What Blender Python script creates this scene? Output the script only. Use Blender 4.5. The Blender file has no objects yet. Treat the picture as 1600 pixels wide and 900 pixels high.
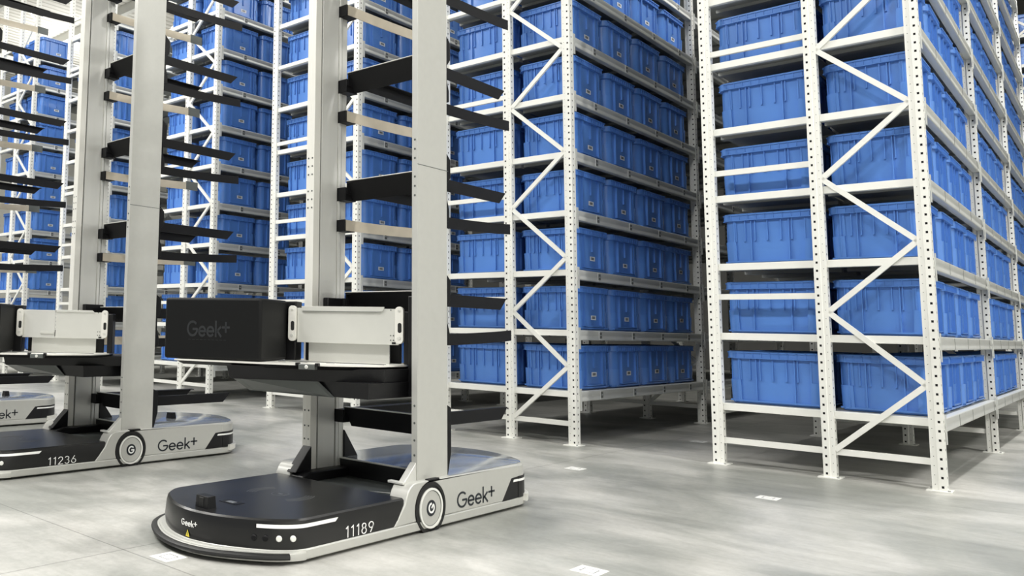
import bpy, math, random
import numpy as np
from mathutils import Vector, Matrix
random.seed(7)
scene = bpy.context.scene
COL = scene.collection
PI = math.pi

# ------------------------------------------------------------------ camera numbers (image taken as 1600x900)
S = .45
F_PX, YAW, PITCH, ROLL, CX, CY = 1288.17, -.8228, .1042, .0227, 387.97, 375.94
CAM = np.array([-.3937, -13.1526, 1.7973]) * S
_f = np.array([math.sin(YAW)*math.cos(PITCH), math.cos(YAW)*math.cos(PITCH), math.sin(PITCH)])
_r0 = np.array([math.cos(YAW), -math.sin(YAW), 0.]); _u0 = np.cross(_r0, _f)
_r = _r0*math.cos(ROLL) + _u0*math.sin(ROLL); _u = _u0*math.cos(ROLL) - _r0*math.sin(ROLL)
def px(x, y, z):
    q = np.array([x, y, z]) - CAM; w = q @ _f
    return CX + F_PX*(q @ _r)/w, CY - F_PX*(q @ _u)/w

# ------------------------------------------------------------------ materials
MATS = {}
def mat(name, col, rough=.5, metal=0., spec=.5, noise=None, bump=None, emit=None, coat=0.):
    m = bpy.data.materials.new(name); m.use_nodes = True
    nt = m.node_tree; b = nt.nodes['Principled BSDF']
    b.inputs['Base Color'].default_value = (*col, 1)
    b.inputs['Roughness'].default_value = rough
    b.inputs['Metallic'].default_value = metal
    b.inputs['Specular IOR Level'].default_value = spec
    if coat: b.inputs['Coat Weight'].default_value = coat; b.inputs['Coat Roughness'].default_value = .08
    if emit:
        b.inputs['Emission Color'].default_value = (*col, 1); b.inputs['Emission Strength'].default_value = emit
    tc = nt.nodes.new('ShaderNodeTexCoord')
    if noise:
        sc, amt, stretch = noise
        mp = nt.nodes.new('ShaderNodeMapping'); mp.inputs['Scale'].default_value = stretch
        nt.links.new(tc.outputs['Object'], mp.inputs['Vector'])
        n = nt.nodes.new('ShaderNodeTexNoise'); n.inputs['Scale'].default_value = sc; n.inputs['Detail'].default_value = 6
        nt.links.new(mp.outputs[0], n.inputs['Vector'])
        mx = nt.nodes.new('ShaderNodeMix'); mx.data_type = 'RGBA'
        mx.inputs[6].default_value = (*[c*(1-amt) for c in col], 1)
        mx.inputs[7].default_value = (*[min(1, c*(1+amt)) for c in col], 1)
        nt.links.new(n.outputs['Fac'], mx.inputs[0]); nt.links.new(mx.outputs[2], b.inputs['Base Color'])
    if bump:
        n2 = nt.nodes.new('ShaderNodeTexNoise'); n2.inputs['Scale'].default_value = bump[0]
        nt.links.new(tc.outputs['Object'], n2.inputs['Vector'])
        bp = nt.nodes.new('ShaderNodeBump'); bp.inputs['Strength'].default_value = bump[1]; bp.inputs['Distance'].default_value = .01
        nt.links.new(n2.outputs['Fac'], bp.inputs['Height']); nt.links.new(bp.outputs[0], b.inputs['Normal'])
    MATS[name] = m
    return m
mat('rack_paint', (.76, .76, .72), .38, 0, .5, noise=(6, .05, (1, 1, 1)))
mat('rack_galv', (.58, .59, .57), .40, .2, .5, noise=(5, .08, (1, 1, 1)))
mat('deck_steel', (.34, .35, .34), .5, .2, .5, noise=(4, .12, (1, 1, 1)))
mat('hole_dark', (.01, .01, .01), .8)
mat('tote_blue', (.095, .235, .62), .25, 0, .5, noise=(3, .12, (1, 1, 1)), bump=(4, .10))
mat('tote_ink', (.03, .03, .03), .6)
mat('paper', (.72, .76, .80), .5)
mat('marker_grey', (.13, .135, .13), .6)
mat('wall_shade_dark', (.10, .10, .095), .8)  # dark wall colour that stands in for shade beyond the racks
mat('white_paint', (.78, .78, .74), .32, 0, .5)
mat('robot_silver', (.52, .52, .49), .34, .25, .5, noise=(30, .04, (1, 1, 1)))
mat('deck_silver', (.42, .45, .48), .14, .55, .5)
mat('alu', (.66, .66, .63), .34, .3, .5, noise=(14, .08, (1, 1, .05)))
mat('alu_white', (.78, .77, .72), .3, .15, .5)
mat('plate_alu', (.66, .66, .62), .36, .35, .5, noise=(8, .07, (1, 1, 1)))
mat('tan_alu', (.56, .50, .40), .38, .35, .5, noise=(9, .22, (1, 1, 1)))
mat('black_gloss', (.008, .008, .0082), .30, 0, .5, bump=(2.2, .05))
mat('black_satin', (.005, .005, .006), .4, 0, .35)
mat('black_matte', (.007, .007, .008), .5, 0, .2)
mat('black_box', (.0065, .0068, .007), .55, 0, .16)
mat('box_logo', (.020, .022, .024), .35, 0, .5)
mat('rubber', (.006, .006, .006), .55)
mat('dark_grey', (.10, .11, .105), .4, .2)
mat('white_gloss', (.9, .9, .88), .25)
mat('logo_black', (.012, .016, .022), .35)
mat('yellow', (.75, .62, .05), .45)
mat('ring_grey', (.12, .125, .13), .3)
mat('wall_paint', (.72, .72, .68), .7)
mat('steel_white', (.70, .70, .66), .5)

def ceiling_mat():
    m = bpy.data.materials.new('ceiling_sheet'); m.use_nodes = True
    nt = m.node_tree; b = nt.nodes['Principled BSDF']; b.inputs['Roughness'].default_value = .55
    tc = nt.nodes.new('ShaderNodeTexCoord'); w = nt.nodes.new('ShaderNodeTexWave')
    w.wave_type = 'BANDS'; w.bands_direction = 'X'; w.inputs['Scale'].default_value = 1.6; w.inputs['Distortion'].default_value = 0
    nt.links.new(tc.outputs['Object'], w.inputs['Vector'])
    r = nt.nodes.new('ShaderNodeValToRGB'); e = r.color_ramp.elements
    e[0].position = .0; e[0].color = (.42, .41, .36, 1); e[1].position = .35; e[1].color = (.66, .65, .60, 1)
    nt.links.new(w.outputs['Fac'], r.inputs[0]); nt.links.new(r.outputs[0], b.inputs['Base Color'])
    bp = nt.nodes.new('ShaderNodeBump'); bp.inputs['Strength'].default_value = .8; bp.inputs['Distance'].default_value = .04
    nt.links.new(w.outputs['Fac'], bp.inputs['Height']); nt.links.new(bp.outputs[0], b.inputs['Normal'])
    MATS['ceiling_sheet'] = m
ceiling_mat()

def floor_mat():
    m = bpy.data.materials.new('concrete'); m.use_nodes = True
    nt = m.node_tree; L = nt.links; b = nt.nodes['Principled BSDF']
    tc = nt.nodes.new('ShaderNodeTexCoord')
    def noise(scale, stretch=(1, 1, 1), detail=5, rough=.55, dist=0, rot=0):
        mp = nt.nodes.new('ShaderNodeMapping'); mp.inputs['Scale'].default_value = stretch; mp.inputs['Rotation'].default_value = (0, 0, rot)
        L.new(tc.outputs['Object'], mp.inputs['Vector'])
        n = nt.nodes.new('ShaderNodeTexNoise'); n.inputs['Scale'].default_value = scale
        n.inputs['Detail'].default_value = detail; n.inputs['Roughness'].default_value = rough; n.inputs['Distortion'].default_value = dist
        L.new(mp.outputs[0], n.inputs['Vector']); return n.outputs['Fac']
    def ramp(src, p0, c0, p1, c1):
        r = nt.nodes.new('ShaderNodeValToRGB'); e = r.color_ramp.elements
        e[0].position = p0; e[0].color = (*c0, 1); e[1].position = p1; e[1].color = (*c1, 1)
        L.new(src, r.inputs[0]); return r.outputs[0]
    def mul(a, b_, f=1.):
        x = nt.nodes.new('ShaderNodeMix'); x.data_type = 'RGBA'; x.blend_type = 'MULTIPLY'; x.inputs[0].default_value = f
        L.new(a, x.inputs[6]); L.new(b_, x.inputs[7]); return x.outputs[2]
    base = ramp(noise(.8, (1, 1, 1), 7, .6, .6), .3, (.36, .36, .34), .68, (.56, .55, .52))
    cloud = ramp(noise(1.05, (1, 1.2, 1), 5, .55, .8), .40, (.60, .62, .61), .60, (1, 1, 1))
    streak = ramp(noise(5, (.35, 2.2, 1), 6, .65, .4, .6), .3, (.84, .84, .83), .55, (1, 1, 1))
    fine = ramp(noise(38, (1, 1, 1), 4, .7), .3, (.86, .86, .86), .65, (1, 1, 1))
    c = mul(mul(mul(base, cloud), streak), fine)
    # saw-cut joints
    sep = nt.nodes.new('ShaderNodeSeparateXYZ'); L.new(tc.outputs['Object'], sep.inputs[0])
    def joint(axis, at, w=.0035):
        s = nt.nodes.new('ShaderNodeMath'); s.operation = 'SUBTRACT'; s.inputs[1].default_value = at; L.new(sep.outputs[axis], s.inputs[0])
        a = nt.nodes.new('ShaderNodeMath'); a.operation = 'ABSOLUTE'; L.new(s.outputs[0], a.inputs[0])
        g = nt.nodes.new('ShaderNodeMath'); g.operation = 'GREATER_THAN'; g.inputs[1].default_value = w; L.new(a.outputs[0], g.inputs[0])
        mr = nt.nodes.new('ShaderNodeMapRange'); mr.inputs[3].default_value = .62; mr.inputs[4].default_value = 1.
        L.new(g.outputs[0], mr.inputs[0])
        cb = nt.nodes.new('ShaderNodeCombineColor'); 
        for i in range(3): L.new(mr.outputs[0], cb.inputs[i])
        return cb.outputs[0]
    c = mul(c, joint('Y', -4.14)); c = mul(c, joint('X', -2.72)); c = mul(c, joint('Y', 1.9)); c = mul(c, joint('X', -6.9))
    L.new(c, b.inputs['Base Color'])
    rr = nt.nodes.new('ShaderNodeMapRange'); rr.inputs[3].default_value = .3; rr.inputs[4].default_value = .5
    L.new(noise(2.3, (1, 1, 1), 5), rr.inputs[0]); L.new(rr.outputs[0], b.inputs['Roughness'])
    MATS['concrete'] = m
floor_mat()

# ------------------------------------------------------------------ mesh builder
class MB:
    def __init__(s): s.v = []; s.f = []; s.m = []; s.names = []
    def mi(s, name):
        if name not in s.names: s.names.append(name)
        return s.names.index(name)
    def add(s, vs, fs, m):
        o = len(s.v); k = s.mi(m); s.v += [tuple(v) for v in vs]
        for f in fs: s.f.append([i+o for i in f]); s.m.append(k)
        return s
    def box(s, x0, x1, y0, y1, z0, z1, m):
        v = [(x, y, z) for z in (z0, z1) for y in (y0, y1) for x in (x0, x1)]
        return s.add(v, [(0, 2, 3, 1), (4, 5, 7, 6), (0, 1, 5, 4), (2, 6, 7, 3), (0, 4, 6, 2), (1, 3, 7, 5)], m)
    def prism(s, poly, a, b, m, axis='z', cap=True):
        n = len(poly)
        def p(q, t):
            if axis == 'z': return (q[0], q[1], t)
            if axis == 'x': return (t, q[0], q[1])
            return (q[0], t, q[1])
        v = [p(q, a) for q in poly] + [p(q, b) for q in poly]
        area = sum(poly[i][0]*poly[(i+1) % n][1] - poly[(i+1) % n][0]*poly[i][1] for i in range(n))
        fl = (area > 0) != (b < a)
        if axis == 'y': fl = not fl
        f = [(i, (i+1) % n, n+(i+1) % n, n+i) for i in range(n)]
        if cap: f += [tuple(range(n-1, -1, -1)), tuple(range(n, 2*n))]
        if not fl: f = [tuple(reversed(q)) for q in f]
        return s.add(v, f, m)
    def loft(s, rings, m, cap0=True, cap1=True, closed=True):
        n = len(rings[0]); v = [p for r in rings for p in r]; f = []
        for k in range(len(rings)-1):
            for i in range(n if closed else n-1):
                j = (i+1) % n; f.append((k*n+i, k*n+j, (k+1)*n+j, (k+1)*n+i))
        if cap0: f.append(tuple(range(n-1, -1, -1)))
        if cap1: f.append(tuple(range((len(rings)-1)*n, len(rings)*n)))
        return s.add(v, f, m)
    def bar(s, a, b, w, h, m, up=(0, 0, 1)):
        a = Vector(a); b = Vector(b); d = (b-a).normalized(); up = Vector(up)
        sd = d.cross(up).normalized()*w/2; u = sd.cross(d).normalized()*h/2
        v = [p+q for p in (a, b) for q in (-sd-u, sd-u, sd+u, -sd+u)]
        return s.add(v, [(0, 1, 2, 3), (7, 6, 5, 4), (0, 4, 5, 1), (1, 5, 6, 2), (2, 6, 7, 3), (3, 7, 4, 0)], m)
    def cyl(s, c, r, axis, h0, h1, m, n=32, r2=None):
        r2 = r if r2 is None else r2
        def p(t, rr, h):
            a, b = rr*math.cos(t), rr*math.sin(t)
            if axis == 'x': return (h, c[0]+a, c[1]+b)
            if axis == 'y': return (c[0]+a, h, c[1]+b)
            return (c[0]+a, c[1]+b, h)
        R0 = [p(2*PI*i/n, r, h0) for i in range(n)]; R1 = [p(2*PI*i/n, r2, h1) for i in range(n)]
        if axis == 'y': R0, R1 = R0[::-1], R1[::-1]
        return s.loft([R0, R1], m)
    def ring(s, c, r0, r1, axis, h0, h1, m, n=40):
        def p(t, rr, h):
            a, b = rr*math.cos(t), rr*math.sin(t)
            if axis == 'x': return (h, c[0]+a, c[1]+b)
            if axis == 'y': return (c[0]+a, h, c[1]+b)
            return (c[0]+a, c[1]+b, h)
        v = []; f = []
        for i in range(n):
            t = 2*PI*i/n; v += [p(t, r0, h0), p(t, r1, h0), p(t, r1, h1), p(t, r0, h1)]
        for i in range(n):
            a, b = 4*i, 4*((i+1) % n)
            for k in range(4): f.append((a+k, b+k, b+(k+1) % 4, a+(k+1) % 4))
        return s.add(v, f, m)
    def build(s, name, parent=None, bevel=0, angle=35, seg=2, xf=None):
        me = bpy.data.meshes.new(name)
        v = s.v if xf is None else [tuple(xf @ Vector(p)) for p in s.v]
        me.from_pydata(v, [], s.f)
        for n in s.names: me.materials.append(MATS[n])
        me.polygons.foreach_set('material_index', s.m)
        me.polygons.foreach_set('use_smooth', [True]*len(s.f))
        me.update()
        me.set_sharp_from_angle(angle=math.radians(angle))
        o = bpy.data.objects.new(name, me); COL.objects.link(o)
        if parent: o.parent = parent
        if bevel:
            b = o.modifiers.new('bevel', 'BEVEL'); b.width = bevel; b.segments = seg; b.limit_method = 'ANGLE'; b.angle_limit = math.radians(40)
        return o
def empty(name, loc=(0, 0, 0), rz=0, parent=None):
    o = bpy.data.objects.new(name, None); COL.objects.link(o); o.location = loc; o.rotation_euler = (0, 0, rz)
    o.empty_display_size = .1
    if parent: o.parent = parent
    return o
def tag(o, label, cat, group=None):
    o['label'] = label; o['category'] = cat
    if group: o['group'] = group
    return o
def inst(src, parent, loc=(0, 0, 0), rot=None, scale=None):
    o = src.copy(); COL.objects.link(o); o.parent = parent; o.location = loc
    if rot: o.rotation_euler = rot
    if scale: o.scale = scale
    return o

# ------------------------------------------------------------------ stroke lettering
def arc(cx, cy, r, a0, a1, n=18, ry=None):
    ry = ry or r
    return [(cx+r*math.cos(math.radians(a0+(a1-a0)*i/n)), cy+ry*math.sin(math.radians(a0+(a1-a0)*i/n))) for i in range(n+1)]
GL = {
 'G': (1.08, [arc(.5, .5, .48, 48, 352, 26) + [(.95, .47), (.56, .47)]]),
 'e': (.76, [[(.05, .33), (.63, .33)] + arc(.33, .32, .31, 4, 318, 22)]),
 'k': (.62, [[(.05, 0), (.05, 1.02)], [(.5, .62), (.07, .27)], [(.2, .37), (.54, 0)]]),
 '+': (.7, [[(.02, .62), (.66, .62)], [(.34, .3), (.34, .94)]]),
 '1': (.5, [[(.08, .84), (.27, 1.), (.27, 0)]]),
 '8': (.74, [arc(.3, .76, .22, 0, 360, 20), arc(.3, .27, .27, 0, 360, 22)]),
 '9': (.74, [arc(.3, .7, .28, 0, 360, 22), [(.56, .62), (.22, 0)]]),
 '6': (.74, [arc(.3, .29, .28, 0, 360, 22), [(.04, .38), (.4, 1.)]]),
 '2': (.70, [arc(.29, .73, .26, 170, -38, 16) + [(.03, 0), (.6, 0)]]),
 '3': (.70, [arc(.27, .76, .23, 150, -80, 14), arc(.27, .27, .27, 85, -150, 16)]),
}
def lettering(mb, text, fn, size, width, m, depth=.0012, gap=.12):
    """fn(u, v, d) -> 3-D point; u runs along the reading direction, v up, d out of the surface"""
    x = 0
    for ch in text:
        adv, strokes = GL[ch]
        for st in strokes:
            pts = [Vector(((x+p[0])*size, p[1]*size)) for p in st]
            closed = (pts[0]-pts[-1]).length < 1e-5
            if closed: pts = pts[:-1]
            n = len(pts); Lf = []; Rt = []
            for i in range(n):
                a = pts[i-1] if (i > 0 or closed) else pts[i]; b = pts[(i+1) % n] if (i < n-1 or closed) else pts[i]
                d1 = (pts[i]-a); d2 = (b-pts[i])
                d1 = d1.normalized() if d1.length > 1e-9 else d2.normalized(); d2 = d2.normalized() if d2.length > 1e-9 else d1
                t = (d1+d2); t = t.normalized() if t.length > 1e-6 else d1
                nn = Vector((-t.y, t.x)); k = width/2/max(.5, abs(nn.dot(Vector((-d1.y, d1.x)))))
                ext = Vector((0, 0))
                if not closed and i == 0: ext = -t*width*.35
                if not closed and i == n-1: ext = t*width*.35
                Lf.append(pts[i]+nn*k+ext); Rt.append(pts[i]-nn*k+ext)
            v = []; f = []
            for i in range(n):
                v += [fn(Lf[i].x, Lf[i].y, depth), fn(Rt[i].x, Rt[i].y, depth), fn(Lf[i].x, Lf[i].y, -.0004), fn(Rt[i].x, Rt[i].y, -.0004)]
            rng = range(n if closed else n-1)
            for i in rng:
                a, b = 4*i, 4*((i+1) % n)
                f += [(a, a+1, b+1, b), (a+2, a, b, b+2), (a+1, a+3, b+3, b+1)]
            if not closed: f += [(0, 2, 3, 1), (4*n-4, 4*n-3, 4*n-1, 4*n-2)]
            mb.add(v, f, m)
        x += adv + gap
    return x*size
def text_len(text, size, gap=.12): return sum(GL[c][0]+gap for c in text)*size - gap*size

# ------------------------------------------------------------------ structure
def struct(o): o['kind'] = 'structure'; return o
struct(MB().box(-24, 7, -14, 17, -.12, 0, 'concrete').build('floor'))
CZ = 8.3
c = MB().box(-24, 7, -14, 17, CZ, CZ+.1, 'ceiling_sheet')
struct(c.build('ceiling'))
t = MB()
for y in np.arange(-13, 17, 2.2): t.box(-24, 7, y, y+.12, CZ-.22, CZ, 'steel_white')
struct(t.build('trim_1'))
t = MB()
for x in (-21, -14.2, -7.4, -.6, 5.2):
    t.box(x-.12, x+.12, -14, 17, CZ-.62, CZ-.58, 'steel_white'); t.box(x-.02, x+.02, -14, 17, CZ-.58, CZ-.22, 'steel_white'); t.box(x-.12, x+.12, -14, 17, CZ-.26, CZ-.22, 'steel_white')
struct(t.build('trim_2'))
struct(MB().box(-24.1, -24, -14, 17, 0, CZ, 'wall_paint').build('wall_left'))
struct(MB().box(-24, 7, 17, 17.1, 0, CZ, 'wall_shade_dark').build('wall_back'))  # coloured dark to paint in the shade seen through the rack gaps
struct(MB().box(7, 7.1, -14, 17, 0, CZ, 'wall_paint').build('wall_right'))

# ------------------------------------------------------------------ racks
MO = 4.595*S
DXR = [0, 0, 0, 0, -.12, -.17]
X1, X2, X3 = -4.59*S, -3.26*S, -2.15*S        # post centre lines of the rightmost rack
PW, PD, PH = .064, .060, 6.05
LZ = lambda k: .39 + .45*(k-1)

def make_post(holes_left, name='post'):
    m = MB(); w = PW/2; pit = .05
    sgn = -1 if holes_left else 1
    # hole strip on the outer side of the front face, dot strip on the other
    xs = [w, w-.0115, w-.0225, w-.034]                     # outer edge, hole right, hole left, strip end
    n = int(PH/pit)
    def q(x0, x1, z0, z1, y=0.):
        a, b = sgn*x0, sgn*x1
        if a > b: a, b = b, a
        m.add([(a, y, z0), (b, y, z0), (b, y, z1), (a, y, z1)], [(0, 1, 2, 3)], 'rack_paint')
    q(w-.0225, w-.034, 0, PH); q(w, w-.0115, 0, PH)
    for i in range(n):
        z = i*pit
        q(w-.0115, w-.0225, z, z+.018); q(w-.0115, w-.0225, z+.031, z+pit)
    # fold and inner strip
    x_a, x_b, x_c = sgn*(w-.034), sgn*(w-.038), sgn*(-w)
    def strip(xa, ya, xb, yb, mt='rack_paint'):
        v = [(xa, ya, 0), (xb, yb, 0), (xb, yb, PH), (xa, ya, PH)]
        m.add(v, [(0, 1, 2, 3) if xb > xa or (xa == xb and yb > ya) else (3, 2, 1, 0)], mt)
    strip(x_a, 0, x_b, .006); strip(x_b, .006, x_c, .006)
    strip(x_c, .006, x_c, PD); strip(sgn*w, 0, sgn*w, PD); strip(sgn*w, PD, sgn*(w-.012), PD); strip(x_c, PD, sgn*(-w+.012), PD)
    strip(sgn*(w-.030), .008, sgn*(w-.003), .008, 'hole_dark')  # dark backing strip paints the shade inside the punched holes
    strip(sgn*(w-.003), .0081, sgn*(w-.030), .0081, 'hole_dark')
    for i in range(n):
        z = i*pit+.0245
        for side in (1, -1):                                # flat dark squares paint the shade of slots on both side faces
            X = side*(w+.0004)
            m.add([(X, .024, z-.006), (X, .034, z-.006), (X, .034, z+.006), (X, .024, z+.006)], [(0, 1, 2, 3) if side > 0 else (3, 2, 1, 0)], 'hole_dark')
        cx_ = sgn*(-w+.014); r = .0022
        v = [(cx_+r*math.cos(a), .0054, z+.012+r*math.sin(a)) for a in [k*PI/3 for k in range(6)]]
        m.add(v, [(0, 1, 2, 3, 4, 5)], 'hole_dark')
    return m
post_l = make_post(True).build('post'); post_r = make_post(False).build('post')
plate_m = MB().box(-.055, .055, -.035, .085, 0, .007, 'rack_paint').cyl((.043, -.02), .007, 'z', .007, .014, 'deck_steel', 8).cyl((-.043, .07), .007, 'z', .007, .014, 'deck_steel', 8).build('base_plate', bevel=.001)

def deck_mesh(w, l):
    m = MB(); m.box(-w/2, w/2, 0, l, -.012, -.001, 'deck_steel')
    for i in range(6):
        y = l*(i+.5)/6; m.box(-w/2, w/2, y-.03, y+.03, -.034, -.012, 'deck_steel')
    m.box(-w/2, w/2, 0, .02, -.045, -.012, 'deck_steel')
    return m
def yb_mesh(l):
    m = MB(); x = 0
    prof = [(-.02, 0), (.016, 0), (.020, -.004), (.020, -.030), (.016, -.036), (.016, -.048), (.020, -.054), (.020, -.071), (.016, -.075), (-.02, -.075)]
    m.prism(prof, .058, l+.002, 'rack_galv', 'y')
    m.box(.020, .0235, .058, .085, -.14, .02, 'rack_galv'); m.box(.020, .0235, l-.025, l+.002, -.14, .02, 'rack_galv')
    return m
sticker_src = MB().box(0, .0012, -.030, -.021, -.070, -.006, 'white_gloss').box(0, .0012, -.018, .020, -.060, -.014, 'marker_grey').box(.0012, .0018, -.008, .012, -.039, -.035, 'paper').build('location_sticker')
stripe_src = MB().box(0, .0012, -.002, .002, -.070, -.006, 'marker_grey').build('location_sticker')

def bar_mesh(w, h=.036):
    return MB().box(-w/2, w/2, 0, .022, -h/2, h/2, 'rack_paint')
def make_diag(w):
    z = .405; m = MB()
    m.bar((-w/2, .012, 0), (w/2, .012, z), .020, .030, 'rack_paint', up=(-z, 0, w))
    return m
WL, WR = X2-X1, X3-X2
decks = {}
SRC = [post_l, post_r, plate_m, sticker_src, stripe_src]
def src(key, fn, name, bevel=0):
    if key not in decks:
        decks[key] = fn().build(name, bevel=bevel); SRC.append(decks[key])
    return decks[key]
def put(s, parent, loc, rot=None, scale=None, name=None):
    o = inst(s, parent, loc, rot, scale)
    return o

def make_rack(idx, label, bay, nb, levels, y0=0., stickers='mark', hb_levels=7):
    t = empty('storage_rack', (X3-idx*MO+DXR[idx], y0, 0))
    tag(t, label, 'rack', 'white storage racks')
    x1, x2, x3 = X1-X3, X2-X3, 0.
    for j in range(nb+1):
        yy = j*bay if j < nb else j*bay
        for x, s in ((x1, post_l), (x2, post_l), (x3, post_r)):
            p = put(s, t, (x, yy, 0)); b = put(plate_m, p, (0, 0, 0))
        frames_in = j < 2 or idx == 0
        if not frames_in: continue
        hb = src('hbl', lambda: bar_mesh(WL-PW), 'horizontal_brace'); hr = src('hbr', lambda: bar_mesh(WR-PW), 'horizontal_brace')
        zs = [.155] + [1.073+.815*k for k in range(6)]
        if j > 0: zs = zs[:2]
        for z in zs: put(hb, t, ((x1+x2)/2, yy+.016, z))
        put(hr, t, ((x2+x3)/2, yy+.016, .155))
        dg = src('diag', lambda: make_diag(WR-PW*.9), 'diagonal_brace')
        for i in range(14 if j == 0 else 2):
            z = .165+.405*i
            if z > 5.7: break
            o = put(dg, t, ((x2+x3)/2, yy+.006, z), scale=(1, 1, 1) if i % 2 == 0 else (-1, 1, 1))
    for k in levels:
        z = LZ(k)
        bl = src('ebl', lambda: MB().box(-(WL-PW)/2, (WL-PW)/2, 0, .03, -.045, 0, 'rack_paint'), 'end_beam', .002)
        br = src('ebr', lambda: MB().box(-(WR-PW)/2, (WR-PW)/2, 0, .03, -.045, 0, 'rack_paint'), 'end_beam', .002)
        put(bl, t, ((x1+x2)/2, .024, z)); put(br, t, ((x2+x3)/2, .024, z))
        for j in range(nb):
            yy = j*bay
            dl = src(('dl', bay), lambda: deck_mesh(WL-.03, bay-.06), 'shelf_deck'); dr = src(('dr', bay), lambda: deck_mesh(WR-.03, bay-.06), 'shelf_deck')
            put(dl, t, ((x1+x2)/2, yy+.055, z)); put(dr, t, ((x2+x3)/2, yy+.055, z))
            yb = src(('yb', bay), lambda: yb_mesh(bay), 'shelf_beam')
            b = put(yb, t, (x3+.014, yy, z))
            for q in range(4):
                pit = (bay-.16)/4
                ss = sticker_src if stickers == 'mark' else stripe_src
                put(ss, b, (.0202, .12+pit*(q+.5)+(.0 if stickers == 'mark' else .2), 0))
    # the far-side lengthwise beams of the lowest shelf, seen under the rack
    yb = src(('yb', bay), lambda: yb_mesh(bay), 'shelf_beam')
    for j in range(nb): put(yb, t, (x1-.014, j*bay, LZ(1)), scale=(-1, 1, 1))
    return t

BAY_R, BAY = 2.43, 2.61
racks = [
 (0, 'rightmost white storage rack, nearest the camera, full of blue totes on both sides', BAY_R, 3, range(1, 12), 0., 'stripe'),
 (1, 'white storage rack in the centre, just left of the rightmost rack, full of blue totes', BAY, 2, range(1, 12), 0., 'mark'),
 (2, 'white storage rack seen behind and between the two columns of the nearest robot', BAY, 2, range(1, 12), 0., 'mark'),
 (3, 'white storage rack between the two robots, just right of robot 11236 mast', BAY, 2, range(1, 12), 0., 'mark'),
 (4, 'white storage rack half hidden behind the mast of robot 11236', BAY, 2, range(1, 12), 0., 'mark'),
 (5, 'farthest left white storage rack under the pale ceiling', BAY, 2, range(1, 12), 0., 'mark'),
]
for r_ in racks: make_rack(*r_)
FY = 10.3
make_rack(0, 'distant white storage rack peeking out past the far right end of the rightmost rack', BAY_R, 1, range(1, 13), FY, 'stripe')

# ------------------------------------------------------------------ totes
TH = .335
def rrect(wx, wy, r, n=5):
    pts = []
    for cx_, cy_, a0 in ((wx/2-r, -wy/2+r, -90), (wx/2-r, wy/2-r, 0), (-wx/2+r, wy/2-r, 90), (-wx/2+r, -wy/2+r, 180)):
        for i in range(n+1):
            a = math.radians(a0+90*i/n); pts.append((cx_+r*math.cos(a), cy_+r*math.sin(a)))
    return pts
def tote_mesh(wx, wy):
    m = MB(); T = 'tote_blue'
    def R(off, z, r=.05): return [(x, y, z) for x, y in rrect(wx-2*off, wy-2*off, r)]
    m.loft([R(.022, 0, .05), R(.016, .006, .05), R(.0155, .018), R(.024, .022), R(.019, .285), R(.003, .289), R(.002, .331), R(.005, TH), R(.012, TH, .042), R(.026, .3, .042), R(.034, .012, .036)], T, True, True)
    rc = .070
    for qx in (1, -1):
        for qy in (1, -1):
            def quad(z0, z1, o0, o1, ext):
                rings = []
                for z, o in ((z0, o0), (z1, o1)):
                    hx, hy = wx/2-o, wy/2-o
                    pts = [(hx-rc-ext, hy)] + [(hx-rc+rc*math.sin(a), hy-rc+rc*math.cos(a)) for a in [k*PI/16 for k in range(9)]] + [(hx, hy-rc-ext), (hx-.03, hy-rc-ext), (hx-rc-ext, hy-.03)]
                    pts = [(qx*x, qy*y) for x, y in pts]
                    if qx*qy > 0: pts = pts[::-1]
                    rings.append([(x, y, z) for x, y in pts])
                m.loft(rings, T)
            quad(.012, .150, .009, .005, .004); quad(.150, .288, .014, .011, -.012)
    # ribs, in the frame of each of the four faces
    def face(w, fx, long_, short, ticks):
        for s, (tx, ty) in fx:
            def bx(a, b, z0, z1, d0, d1):
                a, b = a-w/2, b-w/2
                if s == 'y-': m.box(a, b, ty-d1, ty-d0, z0, z1, T)
                elif s == 'y+': m.box(-b, -a, ty+d0, ty+d1, z0, z1, T)
                elif s == 'x+': m.box(tx+d0, tx+d1, a, b, z0, z1, T)
                else: m.box(tx-d1, tx-d0, -b, -a, z0, z1, T)
            for fq in long_: bx(fq*w-.003, fq*w+.003, .02, .288, -.026, -.006)
            for fq in short: bx(fq*w-.003, fq*w+.003, .155, .288, -.026, -.008); bx(fq*w-.007, fq*w+.003, .150, .156, -.026, -.009)
            for fq in ticks: bx(fq*w-.002, fq*w+.002, .292, .328, -.006, .004)
            bx(.04, w-.04, .322, .331, -.006, .004); bx(.04, w-.04, .287, .292, -.006, .004)
            bx(.04, w-.04, .012, .022, -.024, -.006)
            if s[0] == 'x':                                  # recessed label panel outline and centre rib
                bx(.25*w, .285*w, .03, .285, -.028, -.004); bx(.74*w, .775*w, .03, .285, -.028, -.004); bx(.82*w, .845*w, .03, .285, -.026, -.006)
                bx(.285*w, .74*w, .028, .038, -.026, -.006)
                bx(.51*w, .53*w, .16, .285, -.026, -.008)
    face(wx, (('y-', (0, -wy/2)), ('y+', (0, wy/2))), (.13, .31, .70), (.245, .35, .48, .62, .73, .86), [.1+.09*i for i in range(10)])
    face(wy, (('x+', (wx/2, 0)), ('x-', (-wx/2, 0))), (), (), [.12+.07*i for i in range(12)])
    return m
TWR, TWL = WR-.035, WL-.055
def tlen(bay): return (bay-.16)/4-.045
tote_src = {}
for key, wx, bay in (('RR', TWR, BAY_R), ('RL', TWL, BAY_R), ('MR', TWR, BAY), ('ML', TWL, BAY)):
    tote_src[key] = tote_mesh(wx, tlen(bay)).build('tote_shell', angle=30); SRC.append(tote_src[key])
lab_m = MB().box(0, .0012, -.042, .042, -.017, .017, 'paper')
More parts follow.
